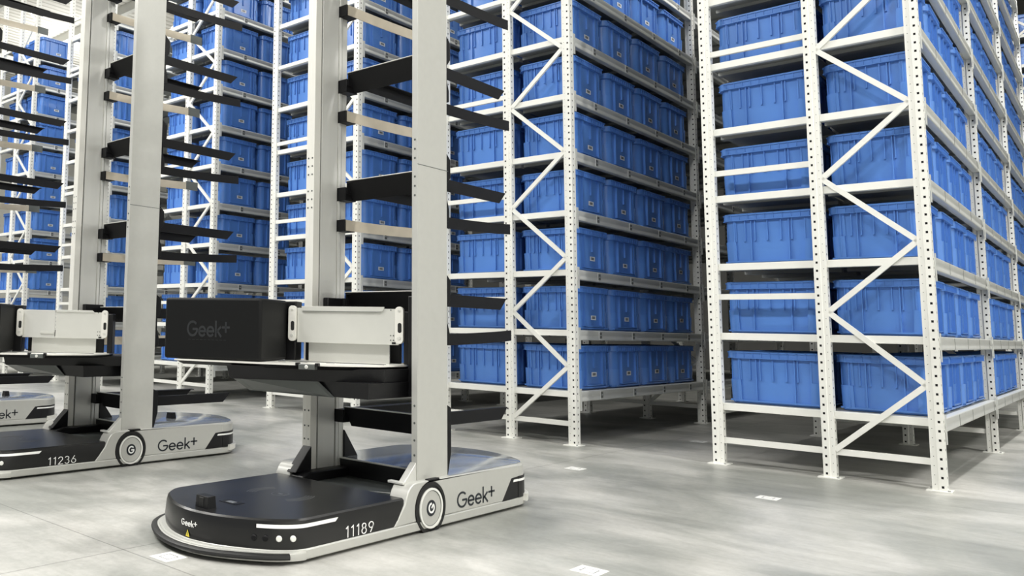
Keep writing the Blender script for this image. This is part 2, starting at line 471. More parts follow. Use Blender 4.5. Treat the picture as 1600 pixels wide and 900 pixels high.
for a, b in ((-.026, -.021), (-.017, -.013), (-.010, -.002), (.001, .004), (.007, .013), (.016, .019), (.022, .025)):
    lab_m.box(.0012, .0018, a, b, -.009, .011, 'tote_ink')
label_src = lab_m.build('barcode_label'); SRC.append(label_src)
ORD = ['', 'first', 'second', 'third', 'fourth', 'fifth', 'sixth', 'seventh', 'eighth', 'ninth', 'tenth', 'eleventh', 'twelfth']
NUM = ['', 'one (lowest)', 'two', 'three', 'four', 'five', 'six', 'seven', 'eight', 'nine', 'ten', 'eleven', 'twelve']
RN = ['rightmost rack', 'centre rack', "rack behind nearest mast", "rack between both masts", "rack behind second mast", 'farthest left rack']
count = 0
def add_tote(idx, row, bay, j, jb, k, y0=0., rn=None):
    """row 'R' or 'L', box j of bay jb on level k"""
    global count
    xo = -idx*MO+DXR[idx]; pit = (bay-.16)/4
    xc = (X2+X3)/2+xo if row == 'R' else (X1+X2)/2+xo
    yc = y0+jb*bay+.11+pit*(j+.5); z = LZ(k)
    wx = TWR if row == 'R' else TWL
    rnd = random.Random(idx*1000+k*37+j*5+jb*11+(3 if row == 'R' else 0)+int(y0))
    if row == 'R': xc += .012
    corners = [px(xc+sx*wx/2, yc+sy*pit/2, z+sz*TH) for sx in (-1, 1) for sy in (-1, 1) for sz in (0, 1)]
    ax, bx_ = min(c_[0] for c_ in corners), max(c_[0] for c_ in corners); ay, by = min(c_[1] for c_ in corners), max(c_[1] for c_ in corners)
    if bx_ < 2 or ax > 1598 or by < 2 or ay > 898: return
    key = ('R' if idx == 0 else 'M')+row
    s = tote_src[key]
    o = s.copy(); COL.objects.link(o); o.name = 'storage_tote'; o.location = (xc+rnd.uniform(-.004, .004), yc+rnd.uniform(-.012, .012), z+.0005)
    o.rotation_euler = (0, 0, rnd.uniform(-.012, .012))
    rn = rn or RN[idx]
    n = jb*4+j+1
    if row == 'R': lb = 'blue tote, %s on shelf %s, aisle side, %s' % (ORD[n], NUM[k], rn)
    elif j == 0: lb = 'blue tote at near end of shelf %s, left row, %s' % (NUM[k], rn)
    else: lb = 'blue tote just behind the near one on shelf %s, left row, %s' % (NUM[k], rn)
    w_ = lb.split()
    tag(o, lb, 'storage box', 'blue totes on the racks')
    if row == 'R' and idx > 0 and y0 == 0:
        l = label_src.copy(); COL.objects.link(l); l.parent = o; l.name = 'barcode_label'
        l.location = (wx/2-.0205, .02+rnd.uniform(-.01, .01), .105+rnd.uniform(-.012, .012))
        l.rotation_euler = (0, .019, 0)
    count += 1
for idx in range(6):
    bay = BAY_R if idx == 0 else BAY; nb = 3 if idx == 0 else 1
    for k in range(1, 12):
        if idx == 4 and k == 11: continue
        add_tote(idx, 'L', bay, 0, 0, k)
        if idx < 2 and k < 4: add_tote(idx, 'L', bay, 1, 0, k)
        for jb in range(nb):
            for j in range(4):
                if idx > 0:                                  # hidden behind the next rack's end?
                    pit = (bay-.16)/4; yc = .12+pit*j
                    a = px(X3-idx*MO, yc, LZ(k)+.15)[0]; b = px(X1-(idx-1)*MO-.03, 0, LZ(k)+.15)[0]
                    if a > b-2: continue
                add_tote(idx, 'R', bay, j, jb, k)
for k in range(4, 13):
    for row in ('R',): add_tote(0, row, BAY_R, 0, 0, k, FY, 'distant far rack')
print('totes', count)

# ------------------------------------------------------------------ robots
HALF = [(.368, -.70), (.363, -.755), (.338, -.805), (.286, -.860), (.19, -.920), (.10, -.957), (0, -.972)]
FRONT = HALF + [(-x, y) for x, y in HALF[-2::-1]]            # right corner -> apex -> left corner
def sm(pts, n=3):
    out = []
    for i in range(len(pts)-1):
        p0 = Vector(pts[max(0, i-1)]); p1 = Vector(pts[i]); p2 = Vector(pts[i+1]); p3 = Vector(pts[min(len(pts)-1, i+2)])
        for k in range(n):
            t = k/n; out.append(tuple(.5*((2*p1)+(p2-p0)*t+(2*p0-5*p1+4*p2-p3)*t*t+(3*p1-p0-3*p2+p3)*t**3)))
    out.append(pts[-1]); return out
FR = sm(FRONT)
def inset(pts, d):
    out = []
    for i in range(len(pts)):
        a = Vector(pts[max(0, i-1)]); b = Vector(pts[min(len(pts)-1, i+1)]); t = (b-a).normalized()
        if i == 0: t = Vector((0, -1))
        if i == len(pts)-1: t = Vector((0, 1))
        n = Vector((t.y, -t.x))                              # towards inside for right->left front arc
        p = Vector(pts[i]); q = p+n*d
        out.append((q.x, q.y))
    return out
# make sure the normal points inwards
_t = inset(FR, .05)[len(FR)//2]
SG = 1 if _t[1] > FR[len(FR)//2][1] else -1
def ins(d): return inset(FR, SG*d)
class ArcMap:
    def __init__(s, d):
        s.p = ins(d); s.L = [0]
        for i in range(1, len(s.p)): s.L.append(s.L[-1]+(Vector(s.p[i])-Vector(s.p[i-1])).length)
    def at(s, l):
        l = max(0, min(s.L[-1]-1e-6, l))
        for i in range(1, len(s.L)):
            if s.L[i] >= l:
                t = (l-s.L[i-1])/(s.L[i]-s.L[i-1]); a = Vector(s.p[i-1]); b = Vector(s.p[i]); q = a.lerp(b, t); d = (b-a).normalized()
                n = Vector((-d.y, d.x))*SG; return q, -n if (n.dot(Vector((0, -1)))) < 0 and False else n
    def nrm(s, l):
        q, n = s.at(l)
        if n.dot(q - Vector((0, -.5))) < 0: n = -n
        return q, n

def band(mb, z0, z1, d0, d1, l0, l1, mtl, thick=.004, n=40):
    """strip that follows the front arc between arc lengths l0..l1; d0/d1 inset at bottom/top"""
    A0, A1 = ArcMap(d0), ArcMap(d1); k = A1.L[-1]/A0.L[-1]
    rings = []
    for i in range(n+1):
        l = l0+(l1-l0)*i/n
        q0, n0 = A0.nrm(l); q1, n1 = A1.nrm(l*k)
        a = q0; b = q1; c_ = q1-n1*thick; d_ = q0-n0*thick
        rings.append([(a.x, a.y, z0), (b.x, b.y, z1), (c_.x, c_.y, z1), (d_.x, d_.y, z0)])
    mb.loft(rings, mtl)

def make_robot(name, origin, number, label, carriage, zmax, cat='robot'):
    t = empty(name, origin); tag(t, label, cat, 'tote carrying robots')
    H = .366
    full = lambda d, fy=-.70, ry=.70: None
    front = lambda d: ins(d)
    def outline(d):
        f = ins(d); r = [(x, -y) for x, y in f][::-1]
        # right->left at the front (low y), then left->right at the back
        return f + r
    def ringz(d, z, cut0=None, cut1=None):
        pts = [(x, y) for x, y in outline(d)]
        return [(x, y, z) for x, y in pts]
    # --- chassis skirt
    m = MB()
    sk = outline(0)
    m.loft([ringz(.03, .010), ringz(.004, .012), ringz(0, .016), ringz(0, .044), ringz(.004, .048), ringz(.05, .048)], 'robot_silver')
    m.box(-.30, .30, -.6, .6, .004, .012, 'rubber')
    base = m.build('chassis', t)
    # --- front bumper
    m = MB(); A = ArcMap(0); LT = A.L[-1]
    n = 60; R0 = []
    prof_n = 10
    def bump_off(u):                                          # how far the bumper stands out along the arc
        return .003+.029*min(1, max(0, (u-.06)/.34))
    for i in range(n+1):
        u = .04+.95*i/n; q, nn = A.nrm(u*LT); off = bump_off(u)
        ring = []
        for (o_, z) in ((-.01, .047), (off*.25, .046), (off*.30, .043), (off*.55, .042), (off*.6, .0385), (off*.85, .037), (off, .033), (off, .017), (off*.85, .012), (-.01, .012)):
            p = q+nn*o_; ring.append((p.x, p.y, z))
        R0.append(ring)
    m.loft(R0, 'robot_silver'); m.build('front_bumper', base)
    m = MB(); R0 = []
    for i in range(n+1):
        u = .105+.86*i/n; q, nn = A.nrm(u*LT); off = bump_off(u)+.0005
        ring = []
        for (o_, z) in ((-.006, .039), (.008, .038), (.015, .0335), (.017, .027), (.014, .021), (.006, .0185), (-.006, .018)):
            p = q+nn*(off+o_); ring.append((p.x, p.y, z))
        R0.append(ring)
    m.loft(R0, 'rubber'); m.build('bumper_strip', base)
    # --- front deck (black body)
    m = MB(); yb = -.165
    def fr(d, z): return [(H-d, yb, z)] + [(x, y, z) for x, y in ins(d)] + [(-H+d, yb, z)]
    m.loft([fr(.006, .048), fr(.003, .075), fr(.008, .128), fr(.012, .142), fr(.020, .148)], 'black_gloss')
    dk = m.build('front_deck', t, angle=22)
    # deck details
    m = MB(); zt = .1482
    cxr, cyr = .0, -.50
    for r in (.035, .105, .116, .127, .138):
        if r < .05: m.ring((cxr, cyr), r-.001, r+.001, 'z', zt, zt+.0004, 'ring_grey', 32)
        else:
            for a0 in (-35, 145):
                pts = [(cxr+rr*math.cos(math.radians(a)), cyr+rr*math.sin(math.radians(a))) for rr, an in ((r-.0011, range(a0, a0+71, 5)), (r+.0011, range(a0+70, a0-1, -5))) for a in an]
                m.prism(pts, zt, zt+.0004, 'ring_grey')
    m.box(-.012, .012, -.506, -.494, zt, zt+.0004, 'ring_grey')
    m.build('deck_marking', dk)
    m = MB()
    m.ring((0, -.755), .0, .001, 'z', zt, zt+.0002, 'ring_grey', 6)
    pts = [(-.045, -.785), (.045, -.785), (.045, -.735), (-.045, -.735)]
    m.prism(pts, zt, zt+.0012, 'black_satin'); m.box(-.02, .02, -.775, -.750, zt+.0012, zt+.002, 'ring_grey')
    m.build('sensor_window', dk)
    m = MB(); lx, ly = .005, -.895
    a = [(lx-.036, ly-.02, zt-.002), (lx+.036, ly-.02, zt-.002), (lx+.036, ly+.022, zt-.002), (lx-.036, ly+.022, zt-.002)]
    b = [(lx-.032, ly-.018, zt+.043), (lx+.032, ly-.018, zt+.043), (lx+.032, ly+.02, zt+.043), (lx-.032, ly+.02, zt+.043)]
    m.loft([a, b], 'black_satin'); m.box(lx-.012, lx+.012, ly-.0215, ly-.018, zt+.004, zt+.038, 'rubber')
    m.build('lidar_sensor', dk, bevel=.003)
    # light strips, buttons, sensors, writing on the nose
    def find(pxx, z, org=(-2.553, -3.008)):                   # arc length whose point shows at that column (nearest robot's measured layout)
        best = None
        for i in range(400):
            l = LT*i/399; q, nn = A.nrm(l)
            d = abs(px(org[0]+q.x, org[1]+q.y, z)[0]-pxx)
            vis = nn.dot(Vector((CAM[0]-org[0]-q.x, CAM[1]-org[1]-q.y))) > 0
            if vis and (best is None or d < best[0]): best = (d, l)
        return best[1]
    m = MB(); band(m, .119, .131, .0055, .0072, 0, find(402, .125), 'white_gloss', .006)
    q0 = ins(.0065)[0]
    m.prism([(-.70, .119), (-.582, .119), (-.568, .131), (-.70, .131)], H-.0085, H-.0035, 'white_gloss', 'x')
    m.build('headlight_strip', dk)
    m = MB(); band(m, .119, .131, .0055, .0072, LT*.93, LT, 'white_gloss', .006)
    m.prism([(-.70, .119), (-.60, .119), (-.615, .131), (-.70, .131)], -H+.0035, -H+.0085, 'white_gloss', 'x')
    m.build('headlight_strip', dk)
    for pxx, mt in ((436.5, 'white_paint'), (458.5, 'white_paint'), (397, 'black_matte'), (414, 'black_matte')):
        l = find(pxx, .086); q, nn = A.nrm(l); q = q-nn*.004
        m = MB(); tdir = Vector((-nn.y, nn.x)); rr = .0105
        def P3(a, r, o): return (q.x+tdir.x*r*math.cos(a)+nn.x*o, q.y+tdir.y*r*math.cos(a)+nn.y*o, .086+r*math.sin(a))
        m.loft([[P3(2*PI*i/20, rr, -.002) for i in range(20)], [P3(2*PI*i/20, rr, .004) for i in range(20)], [P3(2*PI*i/20, rr*.75, .006) for i in range(20)]], mt)
        m.build('push_button', dk)
    l0 = find(283, .10); size = .020; A2 = ArcMap(.0035); kk = A2.L[-1]/LT
    tl = text_len('Geek+', size)
    def fnose(u, v, d):
        # reading direction on the nose runs from the left corner to the right corner: decreasing arc length
        q, nn = A2.nrm((l0-u*1.0)*kk); zz = .090+v
        return (q.x+nn.x*d, q.y+nn.y*d, zz)
    m = MB(); lettering(m, 'Geek+', fnose, size, .0026, 'white_gloss', depth=.0015); m.build('logo_lettering', dk)
    l1 = find(293, .068); q, nn = A.nrm(l1); q = q-nn*.003; td = Vector((-nn.y, nn.x))
    m = MB()
    m.add([(q.x+td.x*.012+nn.x*.002, q.y+td.y*.012+nn.y*.002, .054), (q.x-td.x*.012+nn.x*.002, q.y-td.y*.012+nn.y*.002, .054), (q.x+nn.x*.002, q.y+nn.y*.002, .079)], [(0, 1, 2)], 'yellow')
    m.add([(q.x+td.x*.0015+nn.x*.0025, q.y+td.y*.0015+nn.y*.0025, .059), (q.x-td.x*.0015+nn.x*.0025, q.y-td.y*.0015+nn.y*.0025, .059), (q.x-td.x*.0015+nn.x*.0025, q.y-td.y*.0015+nn.y*.0025, .070), (q.x+td.x*.0015+nn.x*.0025, q.y+td.y*.0015+nn.y*.0025, .070)], [(0, 1, 2, 3)], 'tote_ink')
    m.build('warning_triangle', dk)
    m = MB(); size = .0375
    lettering(m, number, lambda u, v, d: (H-.0022+d, -.528+u*1.27, .0535+v), size, .0032, 'white_gloss', depth=.0012, gap=.14)
    m.build('fleet_number', dk)
    # --- well between deck and housing
    m = MB(); m.box(-.345, .345, -.17, .17, .05, .118, 'black_satin'); m.box(-.25, .25, -.165, -.135, .118, .132, 'black_satin')
    m.box(-.25, .25, -.135, .165, .118, .122, 'dark_grey')
    m.build('mast_well', t)
    m = MB(); m.add([(.10, -.06, .1235), (.20, -.02, .1235), (.20, .0, .1235), (.12, -.045, .1235)], [(0, 1, 2, 3)], 'white_gloss'); m.build('notice_sticker', t)
    # --- rear housing
    m = MB(); yh = .165
    def rr_(d, z): return [(-H+d, yh, z)] + [(-x, -y, z) for x, y in ins(d)] + [(H-d, yh, z)]
    m.loft([rr_(.003, .048), rr_(.002, .15), rr_(.006, .190), rr_(.014, .2), rr_(.05, .2012)], 'robot_silver')
    rh = m.build('rear_housing', t, angle=25)
    m = MB(); m.loft([rr_(.016, .2012), rr_(.018, .2022)], 'deck_silver'); m.build('housing_lid', rh)
    m = MB(); m.box(-.29, .29, yh-.006, yh, .10, .197, 'black_gloss'); m.box(-.29, .29, yh-.009, yh+.002, .197, .203, 'alu_white'); m.build('housing_front_wall', rh)
    m = MB(); a = [(-.03, .55, .2), (.03, .55, .2), (.03, .59, .2), (-.03, .59, .2)]; b = [(-.024, .553, .24), (.024, .553, .24), (.024, .587, .24), (-.024, .587, .24)]
    if carriage['rear_sensor']: m.loft([a, b], 'black_satin'); m.build('lidar_sensor', rh, bevel=.002)
    for sgn in (1, -1):
        m = MB(); X = sgn*(H+.0015)
        poly = [(.64, .142), (.705, .146), (.705, .050), (.558, .048)]
        m.prism(poly, X-sgn*.006, X, 'black_satin', 'x')
        # wrap round the corner
        Ar = ArcMap(-.001); rings = []
        for i in range(25):
            l = i/24*.20; q, nn = Ar.nrm(l)
            x_, y_ = sgn*q.x, -q.y; nx, ny = sgn*nn.x, -nn.y
            rings.append([(x_, y_, .050), (x_, y_, .146), (x_-nx*.006, y_-ny*.006, .146), (x_-nx*.006, y_-ny*.006, .050)])
        m.loft(rings, 'black_satin'); m.build('tail_panel', rh)
        m = MB(); rings = []; Ar = ArcMap(-.0025)
        for i in range(25):
            l = i/24*.17; q, nn = Ar.nrm(l)
            x_, y_ = sgn*q.x, -q.y; nx, ny = sgn*nn.x, -nn.y
            rings.append([(x_, y_, .124), (x_, y_, .134), (x_-nx*.004, y_-ny*.004, .134), (x_-nx*.004, y_-ny*.004, .124)])
        m.loft(rings, 'white_gloss'); m.prism([(.655, .124), (.701, .124), (.701, .134), (.66, .134)], sgn*(H+.001), sgn*(H+.003), 'white_gloss', 'x')
        m.build('tail_light_strip', rh)
    m = MB(); rings = []; Ar = ArcMap(-.018)
    for i in range(41):
        l = Ar.L[-1]*(.05+.9*i/40); q, nn = Ar.nrm(l)
        rings.append([(q.x, -q.y, .03), (q.x, -q.y, .062), (q.x-nn.x*.04, -q.y+nn.y*.04, .062), (q.x-nn.x*.04, -q.y+nn.y*.04, .03)])
    m.loft(rings, 'alu_white'); m.build('rear_bumper', base)
    # --- side panels with wheel arches
    wc = (0., .092)
    for sgn in (1, -1):
        arch = [(wc[0]+.104*math.cos(math.radians(a)), wc[1]+.104*math.sin(math.radians(a))) for a in range(-24, 205, 12)]
        poly = [(-.237, .047), (-.172, .122), (-.166, .137), (-.150, .170), (-.135, .188), (-.115, .198), (-.09, .201), (.30, .2005), (.50, .2), (.70, .195), (.70, .047)] + [p for p in arch if p[1] > .047]
        m = MB(); X = sgn*(H+.0005); m.prism(poly, X-sgn*.085, X, 'robot_silver', 'x')
        sp = m.build('side_panel', t, bevel=.004, angle=30)
        m = MB(); yy = .04
        m.box(min(sgn*(H+.0005), sgn*(H-.02)), max(sgn*(H+.0005), sgn*(H-.02)), -.01, .065, .198, .206, 'black_satin'); m.build('arch_clip', sp, bevel=.002)
        # wheel
        m = MB(); xo = sgn*(H+.001)
        def cy(r, a, b, mt, n=48): m.cyl(wc, r, 'x', min(a, b), max(a, b), mt, n)
        cy(.0915, xo-sgn*.09, xo, 'rubber')
        cy(.102, xo-sgn*.09, xo-sgn*.012, 'rubber') if False else None
        w_ = m.build('wheel', t)
        m = MB(); x2_ = xo+sgn*.003
        m.cyl(wc, .080, 'x', min(xo, x2_), max(xo, x2_), 'robot_silver', 56)
        m.ring(wc, .071, .080, 'x', min(x2_, x2_+sgn*.003), max(x2_, x2_+sgn*.003), 'white_paint', 56)
        m.ring(wc, .068, .0705, 'x', min(x2_, x2_+sgn*.0006), max(x2_, x2_+sgn*.0006), 'dark_grey', 56)
        m.build('hub_cap', w_)
        m = MB(); x3_ = x2_+sgn*.0012
        m.cyl(wc, .032, 'x', min(x2_, x3_), max(x2_, x3_), 'logo_black', 40)
        rot = math.radians(carriage['logo_rot'])
        def fl(u, v, d):
            u -= .021*.5*.96; v -= .0105
            uu, vv = u*math.cos(rot)-v*math.sin(rot), u*math.sin(rot)+v*math.cos(rot)
            return (x3_+sgn*d, wc[0]+sgn*uu*1.75, wc[1]+vv*1.75)
        lettering(m, 'G', fl, .021, .0042, 'white_gloss', depth=.0012)
        m.build('hub_emblem', w_)
        if sgn > 0:
            m = MB(); size = .062
            lettering(m, 'Geek+', lambda u, v, d: (X+d, .196+u*1.15, .066+v), size, .0085, 'logo_black', depth=.0012, gap=.06)
            m.build('logo_lettering', sp)
            m = MB(); m.box(X-.001, X+.0006, .11, .70, .0365, .0380, 'dark_grey'); m.box(X-.001, X+.0006, -.60, -.11, .0365, .0380, 'dark_grey'); m.build('panel_seam', sp)
    # wheel arch lining
    for sgn in (1, -1):
        m = MB(); m.ring(wc, .0, .1035, 'x', min(sgn*(H-.085), sgn*(H-.03)), max(sgn*(H-.085), sgn*(H-.03)), 'rubber', 48)
        m.ring((wc[0], wc[1]), .0900, .1035, 'x', min(sgn*(H-.03), sgn*(H+.0042)), max(sgn*(H-.03), sgn*(H+.0042)), 'rubber', 48)
        v = [p for p in m.v]
        m.v = [(p[0], p[1], max(.003, p[2])) for p in v]
        m.build('wheel_arch', t)
    # --- columns
    zb = .12
    m = MB()
    m.box(.306, .335, -.047, .170, .2, zmax, 'robot_silver')
    for z in [.30, .36, .43, .50] + [1.62-.04*k for k in range(3)] + [1.46-.04*k for k in range(3)]:
        m.cyl((.321, z), .005, 'y', -.0485, -.047, 'dark_grey', 10)
    cr = m.build('mast_column', t, bevel=.004)
    m = MB(); m.box(.3345, .3357, -.047, .18, 1.512, 1.5145, 'dark_grey'); m.build('column_seam', cr)
    m = MB(); m.box(.270, .300, .06, .17, .2, zmax, 'alu'); m.build('inner_rail', cr)
    m = MB(); zL = .14
    x0, x1 = -.305, -.255
    m.box(x0, x0+.026, -.052, .18, zL, zmax, 'alu_white')
    m.box(x0+.026, x1, -.052, -.010, zL, zmax, 'alu_white'); m.box(x0+.026, x1-.014, -.010, .0, zL, zmax, 'hole_dark')
    m.box(x0+.026, x1, .0, .115, zL, zmax, 'alu'); m.box(x0+.026, x1-.006, .115, .122, zL, zmax, 'alu')
    m.box(x0+.026, x1+.003, .122, .140, zL, zmax, 'alu'); m.box(x0+.026, x1-.006, .140, .146, zL, zmax, 'dark_grey'); m.box(x0+.026, x1, .146, .18, zL, zmax, 'alu')
    for z in [.22, .30, .36, .43] + [1.62-.04*k for k in range(3)] + [1.46-.04*k for k in range(3)]:
        for xx in (x0+.014, x1-.012): m.cyl((xx, z), .0045, 'y', -.0535, -.052, 'dark_grey', 10)
    cl = m.build('mast_column', t, bevel=.0015)
    # foot castings and gussets
    m = MB(); m.prism([(-.17, .12), (-.15, .15), (-.10, .165), (.22, .165), (.24, .12)], -.33, -.20, 'black_satin', 'x'); m.build('column_foot', t, bevel=.006)
    m = MB(); m.prism([(-.052, .16), (-.16, .16), (-.052, .27)], -.300, -.245, 'black_satin', 'x'); m.build('column_gusset', t, bevel=.003)
    m = MB(); m.prism([(.18, .16), (.28, .2), (.18, .33)], -.300, -.245, 'black_satin', 'x')
    m.build('column_gusset', t, bevel=.003)
    m = MB(); m.prism([(-.047, .197), (-.13, .197), (-.047, .272)], .300, .330, 'alu', 'x'); m.box(.255, .331, -.140, -.115, .192, .202, 'alu')
    m.build('column_gusset', t, bevel=.002)
    # --- storage shelves on the mast
    k = 0
    zA0 = .44+carriage['dz']
    while True:
        z = zA0+.54*k
        if z > zmax-.1: break
        g = MB(); yl = -.02+.155                              # lip just behind the column fronts
        # cross lip, leaning
        y0 = .135
        prof = [(y0-.012, z), (y0, z+.004), (y0+.01, z), (y0+.05, z-.085), (y0+.045, z-.09)]
        g.prism([(p[0], p[1]) for p in prof], -.205, .215, 'black_matte', 'x')
        g.box(-.205, .215, y0-.013, y0+.002, z+.002, z+.006, 'alu_white')
        g.prism([(y0, z-.004), (y0+.11, z-.004), (y0+.11, z-.010), (y0, z-.010)], -.205, .215, 'black_matte', 'x')
        lip = g.build('storage_shelf', t, bevel=.0015)
        for sx in (1, -1):
            xa = .203*sx; a = MB()
            pr = [(0, 0), (.035, -.002), (.035, -.006), (.006, -.008), (.004, -.058), (0, -.058)]
            pr = [(xa+sx*(p[0]-.03) if False else xa+sx*p[0]*-1, p[1]) for p in pr]
            ring = []
            for yy, tw in ((y0-.01, 0), (.75, 0), (.90, 0)):
                ring.append([(p[0], yy, z+p[1]) for p in pr])
            # cut the tip at a slant
            ring[-1] = [(p[0], .90-.06*(-p[1]/.058), z+p[1]) for p in pr]
            if sx < 0: ring = [r[::-1] for r in ring]
            a.loft(ring, 'black_matte'); a.build('shelf_arm', lip)
        if k > 0 or carriage['dz'] < -1:
            zb_ = z-.185
            for sx in (1, -1):
                xa = (.212 if sx > 0 else -.207); mt = 'black_matte' if sx > 0 else 'tan_alu'
                a = MB(); ring = []
                yend = .92 if sx > 0 else .90
                for i in range(13):
                    f = i/12; yy = .13+f*(yend-.13); lift = .026*f*f; h = .052
                    th = .004
                    if sx > 0: ring.append([(xa, yy, zb_+lift-h), (xa+th, yy, zb_+lift-h), (xa+th, yy, zb_+lift), (xa-.03*(1-f), yy, zb_+lift), (xa-.03*(1-f), yy, zb_+lift-.004), (xa, yy, zb_+lift-.004)])
                    else: ring.append([(xa-th, yy, zb_+lift-h), (xa, yy, zb_+lift-h), (xa, yy, zb_+lift), (xa-th, yy, zb_+lift)])
                a.loft(ring, mt)
                if sx < 0:
                    a.box(xa-.006, xa+.001, .80, .905, zb_+.020-.052, zb_+.028, 'dark_grey')
                a.build('support_arm', lip)
            for sx in (1, -1):                                # brackets that hold both arms to the column
                a = MB()
                if sx > 0: a.prism([(.17, zb_-.055), (.205, zb_-.04), (.205, zb_+.01), (.19, zb_+.05), (.19, z-.06), (.215, z-.03), (.215, z+.05), (.17, z+.09)], .215, .325, 'black_matte', 'x')
                else:
                    a.box(-.27, -.21, .12, .20, zb_-.055, zb_+.002, 'black_matte'); a.build('arm_bracket', lip, bevel=.002)
                    a = MB(); a.box(-.27, -.205, .12, .2, z-.09, z-.025, 'black_matte')
                a.build('arm_bracket', lip, bevel=.002)
        else:
            a = MB(); a.prism([(.17, .20), (.19, .20), (.215, .29), (.215, z+.04), (.17, z+.06)], .215, .325, 'black_matte', 'x'); a.build('arm_bracket', lip, bevel=.002)
            a = MB(); a.box(-.30, -.205, .12, .2, z-.07, z-.01, 'black_matte'); a.build('arm_bracket', lip, bevel=.002)
        k += 1
    # --- lift carriage
    cm = carriage
    th = math.radians(cm['rot']); mx, my = cm['mid']
    cz = cm['cz']; xf0 = Matrix.Translation((0, 0, cz)); xf = Matrix.Translation((mx, my, cz)) @ Matrix.Rotation(th, 4, 'Z')
    m = MB()
    low = [(-.235, .15), (.25, .15), (.25, -.262), (.08, -.285), (-.08, -.31), (-.36, -.335), (-.365, -.11), (-.235, -.08)][::-1]
    up_ = [(-.235, .16), (.252, .16), (.252, -.16), (.10, -.30), (-.262, -.556), (-.40, -.20), (-.235, -.08)][::-1]
    def lz(z, k_=1., pts=low): return [(x*k_, y*k_, z) for x, y in pts]
    m.loft([lz(.528), lz(.533, 1.0), lz(.592, 1.04)], 'black_satin'); cb = m.build('lift_carriage', t, xf=xf0)
    c24 = Matrix.Rotation(math.radians(cm['rot']-23), 4, 'Z')
    m = MB(); m.loft([lz(.590, .99, up_), lz(.600, 1., up_), lz(.646, 1.02, up_)], 'black_satin'); m.build('carriage_body', cb, xf=xf0 @ c24)
    m = MB(); m.loft([[(-.365, -.338, .526), (.09, -.287, .526), (.09, -.283, .526), (-.365, -.330, .526)], [(-.345, -.470, .589), (.03, -.322, .591), (.03, -.316, .591), (-.345, -.46, .589)]], 'dark_grey'); m.build('carriage_lit_facet', cb, xf=xf0)  # hull facet coloured grey for the floor light it catches
    for sx in (1, -1):
        m = MB()
        if sx > 0: m.box(.252, .292, .0, .16, .53, .955, 'black_satin')
        else: m.box(-.252, -.22, .02, .16, .53, .955, 'black_satin')
        m.build('carriage_slide', cb, bevel=.004, xf=xf0)
    m = MB(); m.box(.215, .250, .03, .06, .815, .855, 'plate_alu'); m.box(.215, .250, .03, .06, .765, .805, 'tan_alu'); m.build('slide_block', cb, bevel=.002, xf=xf0)
    tray = [(-.70, -.30), (-.25, -.33), (.02, -.30), (.20, -.18), (.27, -.02), (.27, .20), (-.30, .24), (-.72, .05)]
    m = MB(); m.prism([(x, y) for x, y in tray], .655, .662, 'alu_white')
    m.build('turntable', cb, xf=xf)
    m = MB(); m.loft([[(x*.93-.01, y*.95, .640) for x, y in tray], [(x*.97, y*.97, .648) for x, y in tray], [(x*.985, y*.985, .655) for x, y in tray]], 'black_satin')
    m.build('turntable_body', cb, xf=xf)
    m = MB()
    m.box(-.10, -.03, -.337, -.30, .640, .662, 'dark_grey'); m.cyl((-.065, .651), .008, 'y', -.34, -.336, 'alu', 12); m.box(-.115, -.10, -.335, -.31, .655, .668, 'black_satin'); m.box(-.03, -.015, -.335, -.31, .655, .668, 'black_satin')
    m.build('catch', cb, xf=xf, bevel=.002)
    m = MB()
    for a_, b_ in ((-.26, -.10), (-.16, .02), (-.04, .14)): m.bar((a_, -.16, .6626), (a_+.05, -.20, .6626), .002, .0008, 'hole_dark')
    m.box(-.27, .20, -.085, -.08, .662, .664, 'dark_grey'); m.box(-.27, .20, -.115, -.112, .662, .664, 'dark_grey')
    m.build('tray_markings', cb, xf=xf)
    # side guide plate
    m = MB(); m.box(-.190, .185, .035, .045, .662, .750, 'plate_alu'); m.build('inner_channel', cb, xf=xf, bevel=.001)
    m = MB()
    if cm['split']:
        m.box(-.240, -.052, .004, .010, .745, .905, 'alu'); m.box(-.135, -.054, -.004, .004, .768, .783, 'plate_alu')
        m.box(-.046, .235, -.004, .006, .745, .897, 'plate_alu'); m.box(-.046, .165, -.009, -.003, .895, .908, 'plate_alu'); m.prism([(.165, .908), (.165, .895), (.180, .895)], -.009, -.003, 'plate_alu', 'y')
    else:
        m.box(-.232, .235, -.004, .006, .745, .900, 'plate_alu')
        m.prism([(-.21, .908), (-.21, .887), (.155, .887), (.168, .893), (.172, .908)], -.012, .0, 'plate_alu', 'y')
        m.box(-.205, .158, -.0125, -.0118, .885, .8872, 'dark_grey')
    for uu, zz in ((.200, .895), (.200, .785), (.212, .785), (.200, .765), (.212, .765)): m.cyl((uu, zz), .003, 'y', -.0055, -.004, 'dark_grey', 10)
    m.box(.205, .222, -.0052, -.004, .748, .757, 'hole_dark')
    gp = m.build('guide_plate', cb, xf=xf, bevel=.0012)
    for uc in (-.252, .240):
        m = MB(); w = .018
        pts = [(uc+w*math.cos(math.radians(a)), .892+w*math.sin(math.radians(a))) for a in range(0, 181, 20)] + [(uc+w*math.cos(math.radians(a)), .768+w*math.sin(math.radians(a))) for a in range(180, 361, 20)]
        m.prism(pts, -.022, .002, 'alu_white', 'y')
        pts = [(uc+.003+.0085*math.cos(math.radians(a)), .832+.008*math.sin(math.radians(a))) for a in range(0, 181, 20)] + [(uc+.003+.0085*math.cos(math.radians(a)), .805+.008*math.sin(math.radians(a))) for a in range(180, 361, 20)]
        m.prism(pts, -.0228, -.021, 'hole_dark', 'y')
